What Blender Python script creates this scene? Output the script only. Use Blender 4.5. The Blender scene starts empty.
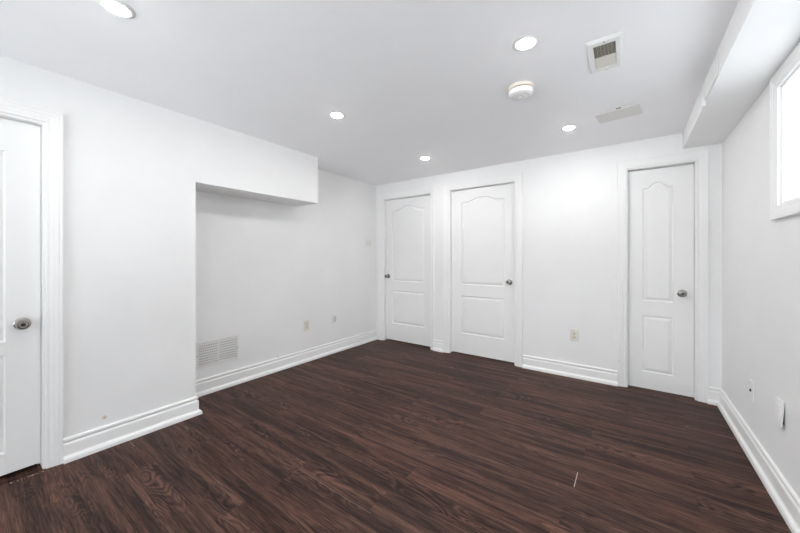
import bpy, bmesh, math, random
from mathutils import Vector, Matrix

scene = bpy.context.scene
COL = scene.collection
PI = math.pi

# ------------------------------------------------------------------ camera
H_CAM = 1.19
cam_d = bpy.data.cameras.new('camera')
cam = bpy.data.objects.new('camera', cam_d)
COL.objects.link(cam)
cam.location = (0, 0, H_CAM)
cam.rotation_euler = (PI / 2, 0, math.atan(230 / 320))
cam_d.sensor_width = 36
cam_d.lens = 36 * 320 / 800
cam_d.shift_y = -8.5 / 800
cam_d.clip_start = 0.02
scene.camera = cam

# ------------------------------------------------------------------ world, exposure
world = bpy.data.worlds.new('world')
scene.world = world
world.use_nodes = True
bg = world.node_tree.nodes['Background']
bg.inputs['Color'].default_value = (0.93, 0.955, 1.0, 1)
# overcast sky, then added bands: dim under the horizon, bright lower to light ceiling
SKY, DIM_BAND, FILL_BAND = 4.8, 1.2, 12.0
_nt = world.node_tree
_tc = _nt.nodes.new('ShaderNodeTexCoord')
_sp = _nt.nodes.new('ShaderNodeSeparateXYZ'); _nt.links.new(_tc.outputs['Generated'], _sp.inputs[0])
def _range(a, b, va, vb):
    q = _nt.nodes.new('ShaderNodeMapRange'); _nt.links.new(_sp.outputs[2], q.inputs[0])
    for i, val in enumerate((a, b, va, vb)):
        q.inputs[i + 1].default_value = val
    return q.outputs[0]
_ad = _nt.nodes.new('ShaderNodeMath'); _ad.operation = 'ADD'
_nt.links.new(_range(-0.21, -0.17, FILL_BAND, 0.0), _ad.inputs[0])
_nt.links.new(_range(-0.08, -0.03, DIM_BAND, SKY), _ad.inputs[1])
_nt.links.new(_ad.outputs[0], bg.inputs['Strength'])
scene.view_settings.view_transform = 'Standard'
scene.view_settings.look = 'None'
scene.view_settings.gamma = 1
scene.view_settings.use_curve_mapping = False
scene.view_settings.exposure = 0.16
LAMP = 340.0          # radiance of the recessed lamps' lenses
scene.cycles.max_bounces = 16
scene.cycles.diffuse_bounces = 12
scene.cycles.sample_clamp_indirect = 8

# ------------------------------------------------------------------ room dimensions
CZ = 2.255            # ceiling
YB = 3.616            # back wall
XR = 0.603            # right wall
XL = -2.685           # front part of left wall
XA = -3.03            # alcove (recessed) wall
YA = 1.07             # where the alcove starts
YBK = 2.247           # where the bulkhead ends
ZBK = 1.768           # underside of bulkhead
YR = -2.3             # rear wall behind the camera
XS, ZS = 0.365, 2.118 # soffit

# ------------------------------------------------------------------ materials
def new_mat(name):
    m = bpy.data.materials.new(name)
    m.use_nodes = True
    return m, m.node_tree, m.node_tree.nodes['Principled BSDF']

def N(nt, typ, **kw):
    n = nt.nodes.new(typ)
    for k, v in kw.items():
        setattr(n, k, v)
    return n

def math_(nt, op, a, b=None, c=None):
    n = N(nt, 'ShaderNodeMath', operation=op)
    for i, v in enumerate((a, b, c)):
        if v is None:
            continue
        if isinstance(v, (int, float)):
            n.inputs[i].default_value = v
        else:
            nt.links.new(v, n.inputs[i])
    return n.outputs[0]

def mix_(nt, fac, a, b, blend='MIX'):
    n = N(nt, 'ShaderNodeMix', data_type='RGBA', blend_type=blend)
    for sock, v in ((n.inputs[0], fac), (n.inputs[6], a), (n.inputs[7], b)):
        if isinstance(v, (int, float)):
            sock.default_value = v
        elif isinstance(v, tuple):
            sock.default_value = (*v, 1)
        else:
            nt.links.new(v, sock)
    return n.outputs[2]

def simple(name, col, rough=0.5, metal=0.0, spec=0.5, bump=0.0, bscale=200):
    m, nt, b = new_mat(name)
    b.inputs['Base Color'].default_value = (*col, 1)
    b.inputs['Roughness'].default_value = rough
    b.inputs['Metallic'].default_value = metal
    b.inputs['Specular IOR Level'].default_value = spec
    g = N(nt, 'ShaderNodeNewGeometry')
    n = N(nt, 'ShaderNodeTexNoise')
    n.inputs['Scale'].default_value = bscale if bump else 30
    nt.links.new(g.outputs['Position'], n.inputs['Vector'])
    c2 = tuple(min(1, c * 0.97) for c in col)
    nt.links.new(mix_(nt, n.outputs['Fac'], tuple(col), c2), b.inputs['Base Color'])
    if bump:
        bp = N(nt, 'ShaderNodeBump')
        bp.inputs['Strength'].default_value = bump
        bp.inputs['Distance'].default_value = 0.002
        nt.links.new(n.outputs['Fac'], bp.inputs['Height'])
        nt.links.new(bp.outputs['Normal'], b.inputs['Normal'])
    return m

def paint(name, col, rough, spots=(), mott=0.02, bump=0.12):
    """matt wall paint with faint roller stipple, faint scuffs and a few chipped spots"""
    m, nt, b = new_mat(name)
    b.inputs['Roughness'].default_value = rough
    b.inputs['Specular IOR Level'].default_value = 0.3
    g = N(nt, 'ShaderNodeNewGeometry')
    pos = g.outputs['Position']
    big = N(nt, 'ShaderNodeTexNoise'); big.inputs['Scale'].default_value = 2.3; big.inputs['Detail'].default_value = 5
    nt.links.new(pos, big.inputs['Vector'])
    ramp = N(nt, 'ShaderNodeValToRGB')
    ramp.color_ramp.elements[0].position = 0.42; ramp.color_ramp.elements[0].color = (1 - mott,) * 3 + (1,)
    ramp.color_ramp.elements[1].position = 0.62; ramp.color_ramp.elements[1].color = (1, 1, 1, 1)
    nt.links.new(big.outputs['Fac'], ramp.inputs['Fac'])
    c = mix_(nt, 1.0, tuple(col), ramp.outputs['Color'], 'MULTIPLY')
    for (p, r, sc) in spots:
        d = N(nt, 'ShaderNodeVectorMath', operation='DISTANCE')
        nz = N(nt, 'ShaderNodeTexNoise'); nz.inputs['Scale'].default_value = 60
        nt.links.new(pos, nz.inputs['Vector'])
        nt.links.new(pos, d.inputs[0]); d.inputs[1].default_value = p
        dd = math_(nt, 'ADD', d.outputs['Value'], math_(nt, 'MULTIPLY', math_(nt, 'SUBTRACT', nz.outputs['Fac'], 0.5), r))
        fac = math_(nt, 'LESS_THAN', dd, r)
        c = mix_(nt, fac, c, sc)
    nt.links.new(c, b.inputs['Base Color'])
    st = N(nt, 'ShaderNodeTexNoise'); st.inputs['Scale'].default_value = 180; st.inputs['Detail'].default_value = 3
    nt.links.new(pos, st.inputs['Vector'])
    bp = N(nt, 'ShaderNodeBump'); bp.inputs['Strength'].default_value = bump; bp.inputs['Distance'].default_value = 0.001
    nt.links.new(st.outputs['Fac'], bp.inputs['Height'])
    nt.links.new(bp.outputs['Normal'], b.inputs['Normal'])
    return m

def floor_material():
    m, nt, b = new_mat('dark_laminate_planks')
    g = N(nt, 'ShaderNodeNewGeometry')
    sp = N(nt, 'ShaderNodeSeparateXYZ'); nt.links.new(g.outputs['Position'], sp.inputs[0])
    X, Y = sp.outputs[0], sp.outputs[1]
    W, L, Y0 = 0.1485, 1.22, 0.983
    ry = math_(nt, 'DIVIDE', math_(nt, 'SUBTRACT', Y, Y0), W)
    row = math_(nt, 'FLOOR', ry)
    fy = math_(nt, 'SUBTRACT', ry, row)
    odd = math_(nt, 'FLOORED_MODULO', row, 2.0)
    sh = math_(nt, 'ADD', math_(nt, 'MULTIPLY', row, 0.008), math_(nt, 'MULTIPLY', odd, 0.50))
    rx = math_(nt, 'DIVIDE', math_(nt, 'SUBTRACT', math_(nt, 'ADD', X, 1.51), sh), L)
    colm = math_(nt, 'FLOOR', rx)
    fx = math_(nt, 'SUBTRACT', rx, colm)
    idv = N(nt, 'ShaderNodeCombineXYZ'); nt.links.new(row, idv.inputs[0]); nt.links.new(colm, idv.inputs[1])
    wn = N(nt, 'ShaderNodeTexWhiteNoise', noise_dimensions='3D'); nt.links.new(idv.outputs[0], wn.inputs['Vector'])
    rnd = N(nt, 'ShaderNodeSeparateColor'); nt.links.new(wn.outputs['Color'], rnd.inputs[0])
    r1, r2, r3 = rnd.outputs[0], rnd.outputs[1], rnd.outputs[2]

    def gvec(sx, sy, off):
        cv = N(nt, 'ShaderNodeCombineXYZ')
        nt.links.new(math_(nt, 'ADD', math_(nt, 'MULTIPLY', X, sx), math_(nt, 'MULTIPLY', r1, off)), cv.inputs[0])
        nt.links.new(math_(nt, 'ADD', math_(nt, 'MULTIPLY', Y, sy), math_(nt, 'MULTIPLY', r2, off)), cv.inputs[1])
        nt.links.new(math_(nt, 'MULTIPLY', r3, off), cv.inputs[2])
        return cv.outputs[0]

    def noise(v, scale, detail, dist=0.0, rough=0.55):
        n = N(nt, 'ShaderNodeTexNoise')
        n.inputs['Scale'].default_value = scale; n.inputs['Detail'].default_value = detail
        n.inputs['Distortion'].default_value = dist; n.inputs['Roughness'].default_value = rough
        nt.links.new(v, n.inputs['Vector'])
        return n.outputs['Fac']
    broad = noise(gvec(1.0, 17, 37), 1.0, 3, 0.7)
    streak = noise(gvec(2.8, 62, 53), 1.0, 6, 1.4, 0.7)
    crk = noise(gvec(3.2, 95, 29), 1.0, 3, 1.6, 0.6)
    fine = noise(gvec(9, 210, 71), 1.0, 4, 0.3, 0.7)
    # cathedral figure: contour lines of a stretched field
    fld = noise(gvec(1.9, 8.5, 91), 1.0, 2, 0.6)
    rings = math_(nt, 'SINE', math_(nt, 'MULTIPLY', fld, 95.0))
    rmask = N(nt, 'ShaderNodeMapRange'); nt.links.new(noise(gvec(1.5, 7, 17), 1.0, 1), rmask.inputs[0])
    rmask.inputs[1].default_value = 0.5; rmask.inputs[2].default_value = 0.68
    v = math_(nt, 'ADD', math_(nt, 'MULTIPLY', broad, 0.50), math_(nt, 'MULTIPLY', streak, 0.42))
    v = math_(nt, 'ADD', v, math_(nt, 'MULTIPLY', math_(nt, 'SUBTRACT', fine, 0.5), 0.42))
    v = math_(nt, 'ADD', v, math_(nt, 'MULTIPLY', math_(nt, 'MULTIPLY', rings, rmask.outputs[0]), 0.08))
    v = math_(nt, 'ADD', v, math_(nt, 'MULTIPLY', math_(nt, 'SUBTRACT', r2, 0.5), 0.02))
    v = math_(nt, 'SUBTRACT', v, math_(nt, 'MULTIPLY', math_(nt, 'MAXIMUM', math_(nt, 'SUBTRACT', crk, 0.54), 0.0), 0.9))
    v = math_(nt, 'ADD', v, 0.025)
    ramp = N(nt, 'ShaderNodeValToRGB')
    e = ramp.color_ramp.elements
    e[0].position = 0.335; e[0].color = (0.014, 0.0095, 0.009, 1)
    e[1].position = 0.645; e[1].color = (0.165, 0.100, 0.082, 1)
    k = e.new(0.44); k.color = (0.044, 0.027, 0.0235, 1)
    k = e.new(0.53); k.color = (0.088, 0.051, 0.043, 1)
    nt.links.new(v, ramp.inputs['Fac'])
    tint = mix_(nt, r3, (1.05, 0.86, 0.76), (0.97, 0.87, 0.79))
    c = mix_(nt, 1.0, ramp.outputs['Color'], tint, 'MULTIPLY')
    # seams
    dy = math_(nt, 'MULTIPLY', math_(nt, 'MINIMUM', fy, math_(nt, 'SUBTRACT', 1.0, fy)), W)
    dx = math_(nt, 'MULTIPLY', math_(nt, 'MINIMUM', fx, math_(nt, 'SUBTRACT', 1.0, fx)), L)
    seam = math_(nt, 'LESS_THAN', math_(nt, 'MINIMUM', dx, dy), 0.0011)
    c = mix_(nt, math_(nt, 'MULTIPLY', seam, 0.3), c, (0.012, 0.008, 0.007))

    def boxmask(x0, x1, y0, y1):
        a = math_(nt, 'MULTIPLY', math_(nt, 'GREATER_THAN', X, x0), math_(nt, 'LESS_THAN', X, x1))
        d = math_(nt, 'MULTIPLY', math_(nt, 'GREATER_THAN', Y, y0), math_(nt, 'LESS_THAN', Y, y1))
        return math_(nt, 'MULTIPLY', a, d)
    # worn pale joints
    c = mix_(nt, math_(nt, 'MULTIPLY', boxmask(-0.2378, -0.2342, 1.878, 2.018), 0.75), c, (0.62, 0.56, 0.50))
    c = mix_(nt, math_(nt, 'MULTIPLY', boxmask(-1.52, -0.98, 1.1298, 1.1330), 0.32), c, (0.42, 0.30, 0.24))
    c = mix_(nt, math_(nt, 'MULTIPLY', boxmask(-2.66, -2.54, 0.6610, 0.6640), 0.5), c, (0.5, 0.40, 0.33))
    # scraped edge in front of the door at the side
    wear = noise(g.outputs['Position'], 55, 4)
    wm = math_(nt, 'MULTIPLY', boxmask(-2.664, -2.652, 0.17, 0.30), math_(nt, 'GREATER_THAN', wear, 0.52))
    c = mix_(nt, math_(nt, 'MULTIPLY', wm, 0.75), c, (0.55, 0.43, 0.33))
    # dust specks
    vor = N(nt, 'ShaderNodeTexVoronoi'); vor.inputs['Scale'].default_value = 5.0
    nt.links.new(g.outputs['Position'], vor.inputs['Vector'])
    spk = math_(nt, 'LESS_THAN', vor.outputs['Distance'], 0.014)
    c = mix_(nt, math_(nt, 'MULTIPLY', spk, 0.45), c, (0.5, 0.45, 0.42))
    nt.links.new(c, b.inputs['Base Color'])
    rr = N(nt, 'ShaderNodeMapRange'); nt.links.new(streak, rr.inputs[0])
    rr.inputs[3].default_value = 0.42; rr.inputs[4].default_value = 0.58
    nt.links.new(rr.outputs[0], b.inputs['Roughness'])
    b.inputs['Specular IOR Level'].default_value = 0.13
    bh = math_(nt, 'SUBTRACT', math_(nt, 'MULTIPLY', fine, 0.5), seam)
    bp = N(nt, 'ShaderNodeBump'); bp.inputs['Strength'].default_value = 0.25; bp.inputs['Distance'].default_value = 0.001
    nt.links.new(bh, bp.inputs['Height']); nt.links.new(bp.outputs['Normal'], b.inputs['Normal'])
    return m

M = {}
TAN = (0.62, 0.47, 0.33)
M['wall'] = paint('white_wall_paint', (0.885, 0.887, 0.885), 0.65,
                  spots=[((XL, 0.549, 0.186), 0.012, (0.70, 0.60, 0.48)), ((XA, 2.0, 0.131 + 0.012), 0.006, (0.3, 0.27, 0.26))])
M['ceiling'] = paint('ceiling_paint', (0.93, 0.93, 0.945), 0.8, mott=0.012, bump=0.08)
M['trim'] = paint('trim_gloss_paint', (0.90, 0.90, 0.895), 0.35, mott=0.01, bump=0.03,
                  spots=[((-0.088, YB - 0.014, 0.232), 0.006, (0.12, 0.1, 0.09))])
M['door'] = paint('door_paint', (0.885, 0.885, 0.88), 0.38, mott=0.01, bump=0.04)
M['floor'] = floor_material()
M['nickel'] = simple('brushed_nickel', (0.40, 0.385, 0.365), 0.22, 1.0)
M['nickel_dark'] = simple('knob_button_metal', (0.10, 0.09, 0.08), 0.35, 1.0)
M['plastic'] = simple('white_plastic', (0.86, 0.86, 0.85), 0.35)
M['ivory'] = simple('ivory_plastic', (0.72, 0.68, 0.56), 0.4)
M['ivory_pale'] = simple('pale_ivory_plastic', (0.78, 0.76, 0.70), 0.4)
M['ringcream'] = simple('cream_plastic', (0.80, 0.72, 0.64), 0.45)
M['slot'] = simple('dark_slot', (0.05, 0.045, 0.04), 0.6)
M['vent_white'] = simple('white_enamel', (0.83, 0.835, 0.82), 0.4)
M['vent_beige'] = simple('yellowed_enamel', (0.70, 0.67, 0.60), 0.45)
M['vent_dark'] = simple('dusty_duct', (0.20, 0.18, 0.15), 0.8)
M['louver'] = simple('dusty_louver', (0.56, 0.52, 0.43), 0.5)
M['vent_sag'] = simple('dull_cream_enamel', (0.74, 0.725, 0.70), 0.5)
M['grille'] = simple('grille_enamel', (0.82, 0.82, 0.81), 0.45)
M['duct'] = simple('duct_interior', (0.50, 0.50, 0.49), 0.8)
M['grey_plastic'] = simple('grey_plastic', (0.60, 0.60, 0.60), 0.4)

m, nt, b = new_mat('lamp_lens')
b.inputs['Base Color'].default_value = (0.9, 0.9, 0.9, 1)
b.inputs['Emission Color'].default_value = (1.0, 0.985, 0.965, 1)
b.inputs['Emission Strength'].default_value = LAMP
M['lens'] = m
m, nt, b = new_mat('window_glass')
nt.nodes.remove(b)
tr = N(nt, 'ShaderNodeBsdfTransparent'); tr.inputs[0].default_value = (0.97, 0.985, 0.98, 1)
gl = N(nt, 'ShaderNodeBsdfGlossy'); gl.inputs['Roughness'].default_value = 0.03
lw = N(nt, 'ShaderNodeFresnel'); lw.inputs[0].default_value = 1.45
ms = N(nt, 'ShaderNodeMixShader')
nt.links.new(lw.outputs[0], ms.inputs[0]); nt.links.new(tr.outputs[0], ms.inputs[1]); nt.links.new(gl.outputs[0], ms.inputs[2])
nt.links.new(ms.outputs[0], nt.nodes['Material Output'].inputs['Surface'])
M['glass'] = m
m, nt, b = new_mat('frosted_glass')
nt.nodes.remove(b)
tl = N(nt, 'ShaderNodeBsdfTranslucent'); tl.inputs[0].default_value = (0.35, 0.36, 0.36, 1)
gl = N(nt, 'ShaderNodeBsdfGlossy'); gl.inputs['Roughness'].default_value = 0.15
ms = N(nt, 'ShaderNodeMixShader'); ms.inputs[0].default_value = 0.05
nt.links.new(tl.outputs[0], ms.inputs[1]); nt.links.new(gl.outputs[0], ms.inputs[2])
nt.links.new(ms.outputs[0], nt.nodes['Material Output'].inputs['Surface'])
M['frosted'] = m

# ------------------------------------------------------------------ helpers
def obj(name, bm, mat, parent=None, smooth=False, kind=None):
    bmesh.ops.recalc_face_normals(bm, faces=bm.faces[:])
    me = bpy.data.meshes.new(name)
    bm.to_mesh(me); bm.free()
    me.materials.append(M[mat])
    if smooth:
        for p in me.polygons:
            p.use_smooth = True
        try:
            me.set_sharp_from_angle(angle=math.radians(35))
        except Exception:
            pass
    o = bpy.data.objects.new(name, me)
    COL.objects.link(o)
    if parent is not None:
        o.parent = parent
    if kind:
        o['kind'] = kind
    return o

def empty(name, loc, rot=(0, 0, 0), kind=None, label=None, cat=None, group=None):
    o = bpy.data.objects.new(name, None)
    COL.objects.link(o)
    o.empty_display_size = 0.1
    o.location = loc; o.rotation_euler = rot
    if kind: o['kind'] = kind
    if label: o['label'] = label
    if cat: o['category'] = cat
    if group: o['group'] = group
    return o

def add_box(bm, x0, x1, y0, y1, z0, z1, bevel=0.0):
    r = bmesh.ops.create_cube(bm, size=1.0)
    vs = r['verts']
    for v in vs:
        v.co = Vector(((x0 + x1) / 2 + v.co.x * (x1 - x0), (y0 + y1) / 2 + v.co.y * (y1 - y0), (z0 + z1) / 2 + v.co.z * (z1 - z0)))
    if bevel:
        es = list({e for v in vs for e in v.link_edges})
        bmesh.ops.bevel(bm, geom=es, offset=bevel, segments=2, affect='EDGES', profile=0.6)
    return vs

def box_bm(*a, bevel=0.0):
    bm = bmesh.new()
    if a and isinstance(a[0], (tuple, list)):
        for q in a:
            add_box(bm, *q, bevel=bevel)
    else:
        add_box(bm, *a, bevel=bevel)
    return bm

def lathe_bm(prof, n=40, cap_first=False, cap_last=True):
    """prof: list of (radius, height); the axis is local Z"""
    bm = bmesh.new()
    rings = []
    for r, h in prof:
        rings.append([bm.verts.new((r * math.cos(2 * PI * i / n), r * math.sin(2 * PI * i / n), h)) for i in range(n)])
    for a, c in zip(rings, rings[1:]):
        for i in range(n):
            bm.faces.new((a[i], a[(i + 1) % n], c[(i + 1) % n], c[i]))
    if cap_first: bm.faces.new(rings[0])
    if cap_last: bm.faces.new(rings[-1])
    return bm

def miters(path, closed=False):
    """per-vertex miter vectors to the LEFT of the travel direction"""
    n = len(path); out = []
    for i in range(n):
        def dirn(a, c):
            d = Vector((path[c][0] - path[a][0], path[c][1] - path[a][1])); d.normalize(); return d
        ds = []
        if closed or i > 0: ds.append(dirn((i - 1) % n, i))
        if closed or i < n - 1: ds.append(dirn(i, (i + 1) % n))
        ns = [Vector((-d.y, d.x)) for d in ds]
        if len(ns) == 1: out.append(ns[0]); continue
        s = ns[0] + ns[1]
        out.append(s * (2.0 / s.length_squared))
    return out

def sweep_bm(path, prof, fmap, closed=False, bm=None):
    """sweep profile (d = offset to the left, h = height off the plane) along a 2D path"""
    bm = bm or bmesh.new()
    ms = miters(path, closed)
    rows = [[bm.verts.new(fmap(p[0] + q.x * d, p[1] + q.y * d, h)) for d, h in prof] for p, q in zip(path, ms)]
    k = len(rows)
    for i in range(k if closed else k - 1):
        a, c = rows[i], rows[(i + 1) % k]
        for j in range(len(prof) - 1):
            bm.faces.new((a[j], a[j + 1], c[j + 1], c[j]))
    if not closed:
        bm.faces.new(rows[0]); bm.faces.new(rows[-1])
    return bm

# ------------------------------------------------------------------ shell
T = 0.14
obj('floor', box_bm(XA - 0.3, XR + 0.3, YR - 0.3, YB + 0.3, -0.06, 0), 'floor', kind='structure')
obj('ceiling', box_bm(XA - 0.3, XR + 0.3, YR - 0.3, YB + 0.3, CZ, CZ + 0.08), 'ceiling', kind='structure')

# openings in the back wall: (x0, x1, top)
D1 = (-2.900, -2.100, 2.042)
D2 = (-1.846, -1.028, 2.050)
D3 = (-0.028, 0.455, 2.012)
bm = bmesh.new()
xs = XA - 0.3
for (a, c, z) in (D1, D2, D3):
    add_box(bm, xs, a, YB, YB + T, 0, CZ)
    add_box(bm, a, c, YB, YB + T, z, CZ)
    xs = c
add_box(bm, xs, XR + 0.3, YB, YB + T, 0, CZ)
add_box(bm, XA - 0.3, XR + 0.3, YB + T, YB + T + 0.05, 0, CZ)
obj('wall_back', bm, 'wall', kind='structure')

# left wall, front part, with its door opening
D4 = (-0.475, 0.300, 1.957)      # y0, y1, top
bm = bmesh.new()
add_box(bm, XL - T, XL, YR, D4[0], 0, CZ)
add_box(bm, XL - T, XL, D4[0], D4[1], D4[2], CZ)
add_box(bm, XL - T, XL, D4[1], YA, 0, CZ)
add_box(bm, XA - 0.3, XL - T, YR, YA, 0, CZ)
obj('wall_left', bm, 'wall', kind='structure')
obj('wall_alcove', box_bm(XA - 0.3, XA, YA, YB, 0, CZ), 'wall', kind='structure')
obj('wall_bulkhead', box_bm(XA, XL, YA, YBK, ZBK, CZ), 'wall', kind='structure')

# right wall with its basement window
WIN = [(1.26, 2.385, 1.448, 2.040)]   # y0, y1, z0, z1
def wall_with_openings(bm, x0, x1, ya, yb, wins):
    ys = ya
    for (y0, y1, z0, z1) in sorted(wins):
        add_box(bm, x0, x1, ys, y0, 0, CZ)
        add_box(bm, x0, x1, y0, y1, 0, z0)
        add_box(bm, x0, x1, y0, y1, z1, CZ)
        ys = y1
    add_box(bm, x0, x1, ys, yb, 0, CZ)
bm = bmesh.new()
wall_with_openings(bm, XR, XR + 0.06, YR, YB, WIN)
add_box(bm, XR, XR + 0.3, YB + T, YB + T + 0.05, 0, CZ)
obj('wall_right', bm, 'wall', kind='structure')
# rear wall behind the camera with an unseen glazed opening added for fill light
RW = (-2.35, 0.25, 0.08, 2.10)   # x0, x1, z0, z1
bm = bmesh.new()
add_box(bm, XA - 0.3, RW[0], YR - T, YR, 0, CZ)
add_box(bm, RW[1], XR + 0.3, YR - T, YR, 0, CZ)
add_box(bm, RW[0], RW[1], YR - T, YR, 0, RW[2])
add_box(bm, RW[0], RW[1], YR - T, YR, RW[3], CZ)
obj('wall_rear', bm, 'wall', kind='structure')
# duct soffit along the right wall
obj('ceiling_soffit', box_bm(XS, XR, YR, YB, ZS, CZ), 'wall', kind='structure')

# ------------------------------------------------------------------ baseboards
BASE = [(0, 0.136), (0.009, 0.136), (0.0135, 0.132), (0.0145, 0.122), (0.0120, 0.116), (0.0075, 0.112), (0.0075, 0.109),
        (0.0125, 0.106), (0.0155, 0.101), (0.0165, 0.096), (0.0165, 0.040), (0.0190, 0.034), (0.0280, 0.028), (0.0325, 0.020), (0.034, 0.010), (0.034, 0.0), (0, 0)]
fl = lambda u, v, h: (u, v, h)
def baseboard(name, path):
    return obj(name, sweep_bm(path, BASE, fl), 'trim', kind='structure')
bm = bmesh.new()
sweep_bm([(XR, YB), (0.516, YB)], BASE, fl, bm=bm)
sweep_bm([(-0.094, YB), (-0.945, YB)], BASE, fl, bm=bm)
sweep_bm([(-1.922, YB), (-2.056, YB)], BASE, fl, bm=bm)
# travelling towards -X puts the left side at -Y (into the room)
obj('baseboard_back', bm, 'trim', kind='structure')
baseboard('baseboard_alcove', [(XA, YB), (XA, YA + 0.034)])
baseboard('baseboard_left', [(XA, YA), (XL, YA), (XL, D4[1] + 0.067)])
baseboard('baseboard_right', [(XR, YR), (XR, YB)])

# ------------------------------------------------------------------ casings
def casing_prof(w):
    k = w / .07
    return [(0, 0), (0, 0.0090), (0.002, 0.0105), (0.012 * k, 0.0110), (0.014 * k, 0.0098), (0.018 * k, 0.0118), (0.034 * k, 0.0150),
            (0.038 * k, 0.0142), (0.041 * k, 0.0165), (0.054 * k, 0.0180), (0.057 * k, 0.0170), (0.060 * k, 0.0192), (w - 0.003, 0.0198), (w, 0.0175), (w, 0)]
def back_casing(name, a, c, z, w, wr=None):
    mp = lambda u, v, h: (u, YB - h, v)
    bm = sweep_bm([(a, 0), (a, z), (c, z), (c, 0)], casing_prof(w), mp)
    if wr is not None:      # the leg was ripped narrower to fit
        for v in bm.verts:
            if v.co.x > c: v.co.x = c + (v.co.x - c) * wr / w
    # the jamb lining and door stop
    for (x0, x1, z0, z1) in ((a - 0.0, a + 0.012, 0, z), (c - 0.012, c, 0, z), (a + 0.012, c - 0.012, z - 0.012, z)):
        add_box(bm, x0, x1, YB + 0.0005, YB + T, z0, z1)
    for (x0, x1, z0, z1) in ((a + 0.012, a + 0.024, 0, z - 0.012), (c - 0.024, c - 0.012, 0, z - 0.012), (a + 0.024, c - 0.024, z - 0.024, z - 0.012)):
        add_box(bm, x0, x1, YB + 0.092, YB + T, z0, z1)
    return obj(name, bm, 'trim', kind='structure')
back_casing('trim_1', *D1, 0.075, 0.046)
back_casing('trim_2', *D2, 0.078)
back_casing('trim_3', *D3, 0.068)
mp = lambda u, v, h: (XL + h, u, v)
bm = sweep_bm([(D4[0], 0), (D4[0], D4[2]), (D4[1], D4[2]), (D4[1], 0)], casing_prof(0.067), mp)
y0, y1, z = D4
for (a, c, e, g_) in ((y0, y0 + .012, 0, z), (y1 - .012, y1, 0, z), (y0 + .012, y1 - .012, z - .012, z)):
    add_box(bm, XL - T, XL - 0.0005, a, c, e, g_)
for (a, c, e, g_) in ((y0 + .012, y0 + .024, 0, z - .012), (y1 - .024, y1 - .012, 0, z - .012), (y0 + .024, y1 - .024, z - .024, z - .012)):
    add_box(bm, XL - T, XL - 0.082, a, c, e, g_)
obj('trim_4', bm, 'trim', kind='structure')

# ------------------------------------------------------------------ moulded two-panel doors
def inset(loop, d):
    ms = miters(loop, True)       # loops run counter-clockwise, left is inward
    return [(p[0] + q.x * d, p[1] + q.y * d) for p, q in zip(loop, ms)]

def arch(q):
    t = min(1.0, 2.35 * min(q, 1 - q))
    return (t * t * (3 - 2 * t)) * (0.94 + 0.06 * math.sin(PI * q))

def door_slab_bm(w, h, th, panels, sag=0.0):
    """local x across (0..w), z up, front face at y = 0, back at y = th.  panels: (x0, x1, z0, z1, rise)"""
    bm = bmesh.new()
    loops = []
    for (x0, x1, z0, z1, rise) in panels:
        if rise:
            n = 30; s = 0.10
            top = []
            for i in range(n + 1):
                t = i / n
                q = min(max((t - s) / (1 - 2 * s), 0), 1)
                top.append((x1 + (x0 - x1) * t, z1 + rise * arch(q)))
            loops.append([(x0, z0), (x1, z0)] + top)
        else:
            loops.append([(x0, z0), (x1, z0), (x1, z1), (x0, z1)])
    outer = [(0, 0), (w, 0), (w, h - sag), (0, h)]
    ov = [bm.verts.new((x, 0, z)) for x, z in outer]
    edges = [bm.edges.new((ov[i], ov[(i + 1) % 4])) for i in range(4)]
    PROF = [(0.0035, 0.0065), (0.008, 0.0110), (0.012, 0.0110), (0.018, 0.0085), (0.030, 0.0035), (0.036, 0.0020)]
    for lp in loops:
        lv = [bm.verts.new((x, 0, z)) for x, z in lp]
        edges += [bm.edges.new((lv[i], lv[(i + 1) % len(lv)])) for i in range(len(lv))]
        prev = lv
        for d, dep in PROF:
            nl = inset(lp, d)
            cur = [bm.verts.new((x, dep, z)) for x, z in nl]
            for i in range(len(lp)):
                j = (i + 1) % len(lp)
                bm.faces.new((prev[i], prev[j], cur[j], cur[i]))
            prev = cur
        bm.faces.new(prev)
    bmesh.ops.triangle_fill(bm, use_beauty=True, use_dissolve=False, edges=edges, normal=(0, -1, 0))
    bv = [bm.verts.new((x, th, z)) for x, z in outer]
    for i in range(4):
        j = (i + 1) % 4
        bm.faces.new((ov[i], ov[j], bv[j], bv[i]))
    bm.faces.new(bv)
    return bm

def add_knob(parent, x, z, side, r=0.026):
    """round knob on the front (-y) face"""
    k = obj('knob', lathe_bm([(0.011, 0.005), (0.0105, 0.022), (0.014, 0.028), (0.022, 0.034), (r, 0.042), (r + 0.0005, 0.050), (r - 0.002, 0.056),
                              (r - 0.006, 0.0610), (r - 0.009, 0.0615), (r - 0.011, 0.0590), (0.010, 0.0590)]), 'nickel', parent, smooth=True)
    k.location = (x, 0, z); k.rotation_euler = (PI / 2, 0, 0)
    rs = obj('rosette', lathe_bm([(0.0325, 0.0), (0.0325, 0.003), (0.029, 0.0065), (0.020, 0.009), (0.011, 0.0095)]), 'nickel', k, smooth=True)
    bt = obj('privacy_button', lathe_bm([(0.0095, 0.0585), (0.0095, 0.0630), (0.0075, 0.0640)], n=24), 'nickel_dark', k, smooth=True)
    return k

def make_door(name, loc, rz, w, h, panels, knob, label, sag=0.0, knobr=0.026):
    r = empty(name, loc, (0, 0, rz), kind='structure', label=label)
    obj('door_slab', door_slab_bm(w, h, 0.035, panels, sag), 'door', r)
    add_knob(r, knob[0], knob[1], 1, knobr)
    return r
G = 0.0145
REC = 0.052
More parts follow.
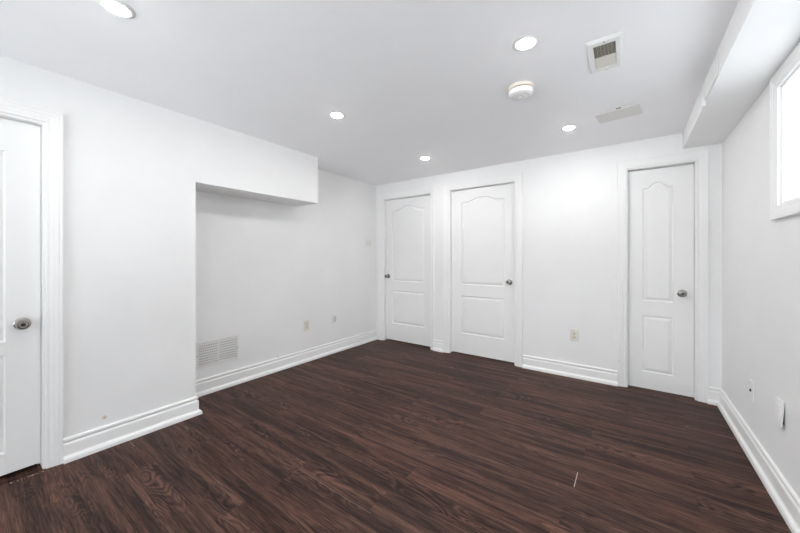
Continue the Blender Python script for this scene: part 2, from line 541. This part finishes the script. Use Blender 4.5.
# x positions of the panels are measured from the slab's edge
o1 = D1[0] + G; w1 = D1[1] - D1[0] - 2 * G
make_door('door_1', (o1, YB + REC, 0.018), 0, w1, D1[2] - 0.018 - 0.017,
          [(-2.772 - o1, -2.232 - o1, 0.238, 0.708, 0), (-2.772 - o1, -2.232 - o1, 0.842, 1.850, 0.052)],
          (-2.846 - o1, 0.910), 'white two panel door with arched top panel, in the corner beside the alcove wall')
o2 = D2[0] + G; w2 = D2[1] - D2[0] - 2 * G
make_door('door_2', (o2, YB + REC, 0.014), 0, w2, D2[2] - 0.014 - 0.017,
          [(-1.703 - o2, -1.165 - o2, 0.242, 0.710, 0), (-1.703 - o2, -1.165 - o2, 0.846, 1.862, 0.050)],
          (-1.108 - o2, 0.905), 'wide white two panel door with arched top panel and knob on its outer side, between two casings')
o3 = D3[0] + G; w3 = D3[1] - D3[0] - 2 * G
make_door('door_3', (o3, YB + REC, 0.004), 0, w3, D3[2] - 0.004 - 0.017,
          [(0.092 - o3, 0.310 - o3, 0.152, 0.664, 0), (0.092 - o3, 0.310 - o3, 0.796, 1.820, 0.049)],
          (0.366 - o3, 0.880), 'narrow white closet door with small arched panel, under the ceiling soffit', sag=0.012)
# door in the left wall: local x runs towards +y, its front faces +x
w4 = D4[1] - D4[0] - 2 * G
make_door('door_4', (XL - 0.042, D4[0] + G, 0.026), PI / 2, w4, D4[2] - 0.026 - 0.016,
          [(0.128, w4 - 0.126, 0.112, 0.640, 0), (0.128, w4 - 0.126, 0.712, 1.740, 0.055)],
          (w4 - 0.069, 0.803), 'white panel door cut by the frame edge, in the near wall', knobr=0.029)
# worn dark threshold strip below that door
obj('trim_5', box_bm(XL - T, XL + 0.002, D4[0] + 0.012, D4[1] - 0.012, 0.0, 0.004), 'floor', kind='structure')

# ------------------------------------------------------------------ windows
def basement_window(name, tname, y0, y1, z0, z1):
    win = empty(name, (XR, (y0 + y1) / 2, z0), kind='structure')
    cx, cy, cz = XR, (y0 + y1) / 2, z0
    # vinyl frame set back in the opening
    bm = bmesh.new()
    f = 0.014
    for (a, c, e, g_) in ((y0, y1, z0, z0 + f), (y0, y1, z1 - f, z1), (y0, y0 + f, z0 + f, z1 - f), (y1 - f, y1, z0 + f, z1 - f),
                          ((y0 + y1) / 2 - 0.02, (y0 + y1) / 2 + 0.02, z0 + f, z1 - f)):
        add_box(bm, 0.004, 0.050, a - cy, c - cy, e - cz, g_ - cz)
    obj('window_frame', bm, 'plastic', win)
    for (a, c) in ((y0 + f, (y0 + y1) / 2 - 0.02), ((y0 + y1) / 2 + 0.02, y1 - f)):
        bm = bmesh.new()
        bm.faces.new([bm.verts.new((0.010, yy, zz)) for yy, zz in ((a - cy, z0 + f - cz), (c - cy, z0 + f - cz), (c - cy, z1 - f - cz), (a - cy, z1 - f - cz))])
        obj('pane', bm, 'frosted', win)
    w = 0.066
    path = [(y0, z0), (y0, z1), (y1, z1), (y1, z0)]
    mpt = lambda u, v, h: (XR - h, u, v)
    obj(tname, sweep_bm(path, casing_prof(w), mpt, closed=True), 'trim', kind='structure')
basement_window('window_1', 'trim_6', *WIN[0])
win = empty('window_added', (0, YR - 0.07, 0), kind='structure')  # added glazing out of view, lets world light in to brighten the room
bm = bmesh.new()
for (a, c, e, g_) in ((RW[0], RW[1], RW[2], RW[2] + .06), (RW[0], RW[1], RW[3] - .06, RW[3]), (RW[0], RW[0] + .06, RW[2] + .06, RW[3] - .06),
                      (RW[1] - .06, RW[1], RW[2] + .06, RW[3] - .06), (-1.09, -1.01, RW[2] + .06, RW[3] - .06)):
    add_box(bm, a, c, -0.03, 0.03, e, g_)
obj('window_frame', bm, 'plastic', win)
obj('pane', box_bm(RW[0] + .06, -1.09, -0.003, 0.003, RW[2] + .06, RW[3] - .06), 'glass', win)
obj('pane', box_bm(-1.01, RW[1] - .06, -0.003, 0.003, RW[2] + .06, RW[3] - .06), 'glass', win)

# ------------------------------------------------------------------ recessed lights
def copy_tree(src, loc, label=None):
    r = src.copy(); COL.objects.link(r); r.location = loc
    if label: r['label'] = label
    for ch in list(src.children):
        c = ch.copy(); COL.objects.link(c); c.parent = r
    return r
LIGHTS = [
    (-1.772, 0.402, 'lit round recessed ceiling light over the bare wall between door casing and alcove'),
    (-1.772, 1.661, 'lit round recessed ceiling light in front of the boxed bulkhead over the alcove'),
    (-1.772, 2.923, 'lit round recessed ceiling light closest to the two wide doors'),
    (-0.420, 1.650, 'lit round recessed ceiling light beside the smoke detector, its white trim ring showing'),
    (-0.405, 2.928, 'lit round recessed ceiling light beside the blank ceiling panel'),
]
l0 = empty('recessed_light', (LIGHTS[0][0], LIGHTS[0][1], CZ), label=LIGHTS[0][2], cat='light', group='recessed ceiling lights')
obj('trim_ring', lathe_bm([(0.037, -0.001), (0.039, -0.0045), (0.045, -0.006), (0.057, -0.005), (0.062, -0.0015), (0.062, 0.0)], cap_last=False), 'plastic', l0, smooth=True)
obj('lens', lathe_bm([(0.0385, -0.0035), (0.036, -0.0066), (0.028, -0.0092), (0.016, -0.0106), (0.004, -0.0110)]), 'lens', l0, smooth=True)
for x, y, lb in LIGHTS[1:]:
    copy_tree(l0, (x, y, CZ), lb)

# ------------------------------------------------------------------ smoke detector
sd = empty('smoke_detector', (-0.553, 2.062, CZ), (PI, 0, 0.35), label='round white smoke detector on the ceiling with a cream mounting ring', cat='smoke detector')
obj('mounting_ring', lathe_bm([(0.066, 0.0), (0.067, 0.008), (0.062, 0.012)], n=56), 'ringcream', sd, smooth=True)
obj('vent_slot', lathe_bm([(0.055, 0.0115), (0.055, 0.0165)], n=56), 'slot', sd, smooth=True)
obj('body', lathe_bm([(0.058, 0.016), (0.0635, 0.018), (0.0635, 0.030), (0.060, 0.037), (0.050, 0.041), (0.030, 0.043), (0.018, 0.0435)], n=56, cap_first=True), 'plastic', sd, smooth=True)
bt = obj('test_button', lathe_bm([(0.0135, 0.0425), (0.0130, 0.0475), (0.0105, 0.0485)], n=4), 'plastic', sd)
obj('button_recess', lathe_bm([(0.0215, 0.0430), (0.0205, 0.0444), (0.0150, 0.0442)], n=4), 'grey_plastic', sd)
bm = bmesh.new()
for i in range(26):
    a = 2 * PI * i / 26
    v = add_box(bm, 0.036, 0.047, -0.0012, 0.0012, 0.0405, 0.0432)
    bmesh.ops.rotate(bm, verts=v, cent=(0, 0, 0), matrix=Matrix.Rotation(a, 3, 'Z'))
obj('sounder_slots', bm, 'grey_plastic', sd)

sd.scale = (1.13, 1.13, 1.35)

# ------------------------------------------------------------------ ceiling register
v = empty('ceiling_vent', (-0.106, 1.987, CZ), (0, 0, math.radians(0.8)), label='rectangular white ceiling vent with a half open louvered grille', cat='vent')
def ring_boxes(bm, X0, X1, Y0, Y1, x0, x1, y0, y1, z0, z1):
    add_box(bm, X0, X1, Y0, y0, z0, z1); add_box(bm, X0, X1, y1, Y1, z0, z1)
    add_box(bm, X0, x0, y0, y1, z0, z1); add_box(bm, x1, X1, y0, y1, z0, z1)
def bevel_frame(hx, hy, ix, iy, drop, offx=0, offy=0):
    """flanged plate hanging 'drop' below the ceiling with an opening"""
    path = [(-ix + offx, -iy + offy), (-ix + offx, iy + offy), (ix + offx, iy + offy), (ix + offx, -iy + offy)]
    wx = hx - ix
    prof = [(0, 0.0), (0, -drop * 0.8), (0.003, -drop), (wx - 0.010, -drop), (wx, -0.0015), (wx, 0)]
    bm = sweep_bm(path, prof, lambda u, vv, h: (u, vv, h), closed=True)
    if hy - iy != wx:
        for q in bm.verts:
            if abs(q.co.y - offy) > iy + 1e-5:
                s = 1 if q.co.y > offy else -1
                q.co.y = offy + s * (iy + (abs(q.co.y - offy) - iy) * (hy - iy) / wx)
    return bm
obj('frame', bevel_frame(0.075, 0.160, 0.047, 0.112, 0.010), 'vent_white', v)
obj('duct_opening', box_bm(-0.047, 0.047, -0.112, 0.112, -0.0012, -0.0002), 'vent_dark', v)
for i in range(9):
    y = -0.104 + i * 0.0122
    bm = box_bm(-0.046, 0.046, y - 0.0032, y + 0.0032, -0.0060, -0.0048)
    bmesh.ops.rotate(bm, verts=bm.verts[:], cent=(0, y, -0.0054), matrix=Matrix.Rotation(math.radians(28), 3, 'X'))
    obj('louver', bm, 'louver', v)
bm = bmesh.new()
for i in range(-2, 3):
    add_box(bm, i * 0.0155 - 0.0007, i * 0.0155 + 0.0007, -0.111, 0.0, -0.0095, -0.0082)
obj('cross_bars', bm, 'louver', v)
bm = box_bm(-0.046, 0.046, 0.002, 0.110, -0.0070, -0.0040)
add_box(bm, -0.040, 0.040, 0.060, 0.062, -0.0085, -0.0070)
obj('damper_plate', bm, 'vent_beige', v)
obj('damper_lever', box_bm(-0.006, 0.006, 0.128, 0.140, -0.0150, -0.0095, bevel=0.001), 'vent_beige', v)
obj('screw', lathe_bm([(0.004, -0.0098), (0.0038, -0.0112), (0.002, -0.0118)], n=16), 'nickel', v).location = (0.0, -0.136, 0)

# blank access panel, one edge sagging off the ceiling
v = empty('ceiling_panel', (-0.070, 2.850, CZ), (0, 0, math.radians(-6.5)), label='blank white rectangular cover plate on the ceiling with a sagging edge', cat='cover plate')
bm = box_bm(-0.133, 0.133, -0.094, 0.094, -0.0110, -0.0015, bevel=0.002)
for q in bm.verts:
    if q.co.y < 0:
        t = -q.co.y / 0.094
        q.co.z -= 0.007 * t * max(0.0, 1 - (q.co.x / 0.133) ** 2)
obj('cover', bm, 'vent_sag', v)
obj('backing', box_bm(-0.112, 0.112, -0.086, 0.086, -0.0016, 0.0), 'vent_beige', v)
obj('gap', box_bm(0.000, 0.030, -0.101, -0.0935, -0.0035, 0.0), 'slot', v)

# register on the side of the soffit
v = empty('soffit_vent', (XS, 2.435, (ZS + CZ) / 2 - 0.004), label='small white vent grille on the side face of the ceiling soffit', cat='vent')
bm = bmesh.new()
add_box(bm, -0.006, -0.0003, -0.17, 0.17, 0.046, 0.058); add_box(bm, -0.006, -0.0003, -0.17, 0.17, -0.058, -0.046)
add_box(bm, -0.006, -0.0003, -0.17, -0.155, -0.046, 0.046); add_box(bm, -0.018, -0.0003, 0.158, 0.172, -0.092, 0.046)
obj('frame', bm, 'vent_white', v)
obj('duct_opening', box_bm(-0.0012, -0.0002, -0.155, 0.155, -0.046, 0.046), 'duct', v)
for i in range(22):
    y = -0.148 + i * 0.0141
    bm = box_bm(-0.0050, -0.0040, y - 0.004, y + 0.004, -0.046, 0.046)
    bmesh.ops.rotate(bm, verts=bm.verts[:], cent=(-0.0045, y, 0), matrix=Matrix.Rotation(math.radians(25), 3, 'Z'))
    obj('louver', bm, 'vent_white', v)

# ------------------------------------------------------------------ return air grille in the alcove
v = empty('wall_vent', (XA, 1.392, 0.344), label='white return air grille low on the alcove wall', cat='vent')
hy, hz = 0.184, 0.118
bm = bmesh.new()
add_box(bm, 0.0003, 0.007, -hy, hy, hz - 0.020, hz); add_box(bm, 0.0003, 0.007, -hy, hy, -hz, -hz + 0.020)
add_box(bm, 0.0003, 0.007, -hy, -hy + 0.020, -hz + 0.020, hz - 0.020); add_box(bm, 0.0003, 0.007, hy - 0.020, hy, -hz + 0.020, hz - 0.020)
add_box(bm, 0.0003, 0.007, -0.007, 0.007, -hz + 0.020, hz - 0.020)
obj('frame', bm, 'grille', v)
obj('duct_opening', box_bm(0.0002, 0.0010, -hy + 0.020, hy - 0.020, -hz + 0.020, hz - 0.020), 'duct', v)
for side in (-1, 1):
    ya, yb = (-hy + 0.020, -0.007) if side < 0 else (0.007, hy - 0.020)
    for i in range(9):
        z = -hz + 0.030 + i * 0.0220
        bm = box_bm(0.0030, 0.0042, ya, yb, z - 0.0065, z + 0.0065)
        bmesh.ops.rotate(bm, verts=bm.verts[:], cent=(0.0036, 0, z), matrix=Matrix.Rotation(math.radians(-20), 3, 'Y'))
        obj('louver', bm, 'grille', v)
    bm = bmesh.new()
    zb, zt = -hz + 0.020, hz - 0.020
    k = 0
    while True:
        c0 = ya + 0.006 + k * 0.0175          # bars lean: z falls as y grows
        k += 1
        if c0 > yb + (zt - zb): break
        # centre line y = c0 - (z - zb)
        za, zc = max(zb, zb + c0 - yb), min(zt, zb + c0 - ya)
        if zc - za < 0.006: continue
        p = [(c0 - (za - zb), za), (c0 - (zc - zb), zc)]
        w_ = 0.0026
        q = [bm.verts.new((x_, yy, zz)) for x_ in (0.0048, 0.0062) for (yy, zz) in
             ((p[0][0] - w_, p[0][1]), (p[0][0] + w_, p[0][1]), (p[1][0] + w_, p[1][1]), (p[1][0] - w_, p[1][1]))]
        for f_ in ((0, 1, 2, 3), (7, 6, 5, 4), (0, 4, 5, 1), (1, 5, 6, 2), (2, 6, 7, 3), (3, 7, 4, 0)):
            bm.faces.new([q[t] for t in f_])
    obj('slanted_bars', bm, 'grille', v)
for y in (-hy + 0.010, hy - 0.010):
    s = obj('screw', lathe_bm([(0.004, 0), (0.0036, 0.0016), (0.002, 0.002)], n=16), 'nickel', v)
    s.location = (0.007, y, 0); s.rotation_euler = (0, PI / 2, 0)

# ------------------------------------------------------------------ outlets, jacks and switches (local: x across, y out of the wall is -y, z up)
def plate_bm(w, h, t=0.0055):
    bm = box_bm(-w / 2, w / 2, -t, -0.0002, -h / 2, h / 2)
    es = [e for e in bm.edges if all(abs(q.co.y + t) < 1e-6 for q in e.verts)]
    bmesh.ops.bevel(bm, geom=es, offset=0.0028, segments=2, affect='EDGES', profile=0.6)
    return bm
def duplex(loc, rz, label, pmat, rmat):
    o = empty('wall_outlet', loc, (0, 0, rz), label=label, cat='outlet')
    obj('cover_plate', plate_bm(0.072, 0.117), pmat, o)
    for s in (-1, 1):
        rc = obj('receptacle', box_bm(-0.0165, 0.0165, -0.0075, -0.0050, s * 0.0195 - 0.014, s * 0.0195 + 0.014, bevel=0.001), rmat, o)
        bm = bmesh.new()
        add_box(bm, -0.0080, -0.0058, -0.0079, -0.0074, s * 0.0195 - 0.001, s * 0.0195 + 0.008)
        add_box(bm, 0.0058, 0.0080, -0.0079, -0.0074, s * 0.0195 - 0.001, s * 0.0195 + 0.007)
        add_box(bm, -0.0022, 0.0022, -0.0079, -0.0074, s * 0.0195 - 0.0095, s * 0.0195 - 0.005)
        obj('slots', bm, 'slot', rc)
    s = obj('screw', lathe_bm([(0.003, 0.005), (0.0028, 0.0068), (0.001, 0.0072)], n=14), 'nickel', o)
    s.rotation_euler = (PI / 2, 0, 0)
    return o
duplex((-0.452, YB, 0.417), 0, 'ivory duplex outlet between the wide and the narrow door', 'ivory_pale', 'ivory')
duplex((XA, 2.368, 0.411), PI / 2, 'yellowed outlet low on the alcove wall past the air grille', 'ivory_pale', 'ivory')

o = empty('cable_plate', (XA, 2.800, 0.421), (0, 0, PI / 2), label='pale wall plate on the alcove wall near the corner door', cat='wall plate')
obj('cover_plate', plate_bm(0.072, 0.117), 'plastic', o)
bm = bmesh.new()
add_box(bm, -0.0165, 0.0165, -0.0068, -0.0050, -0.033, 0.033, bevel=0.0006)
obj('insert', bm, 'grey_plastic', o)

o = empty('cable_jack', (XR, 2.829, 0.385), (0, 0, -PI / 2), label='white wall plate with one dark jack, close to the narrow door corner', cat='wall plate')
obj('cover_plate', plate_bm(0.072, 0.117), 'plastic', o)
j = obj('jack', lathe_bm([(0.0075, 0.005), (0.0075, 0.011), (0.0045, 0.0115)], n=18), 'slot', o, smooth=True)
j.rotation_euler = (PI / 2, 0, 0)

# loose plate hanging out at the bottom
o = empty('loose_outlet', (XR, 2.352, 0.437), (0, 0, -PI / 2), label='white outlet cover hanging loose and tilted off the wall below the window', cat='outlet')
pl = obj('cover_plate', plate_bm(0.076, 0.124, 0.007), 'plastic', o)
pl.location = (0, -0.0075, 0); pl.rotation_euler = (math.radians(-3.8), 0, math.radians(2.0))
obj('wall_box', box_bm(-0.026, 0.026, -0.003, -0.0002, -0.050, 0.045), 'slot', o)
obj('receptacle', box_bm(-0.017, 0.017, -0.0165, -0.0135, -0.036, 0.036, bevel=0.001), 'plastic', o).rotation_euler = (math.radians(-3.8), 0, math.radians(2.0))

o = empty('light_switch', (XA, 3.440, 1.402), (0, 0, PI / 2), label='pale double light switch on the alcove wall beside the corner door', cat='light switch')
obj('cover_plate', plate_bm(0.117, 0.117), 'plastic', o)
for s in (-1, 1):
    obj('rocker', box_bm(s * 0.023 - 0.0165, s * 0.023 + 0.0165, -0.0085, -0.0050, -0.033, 0.033, bevel=0.001), 'ivory_pale', o)
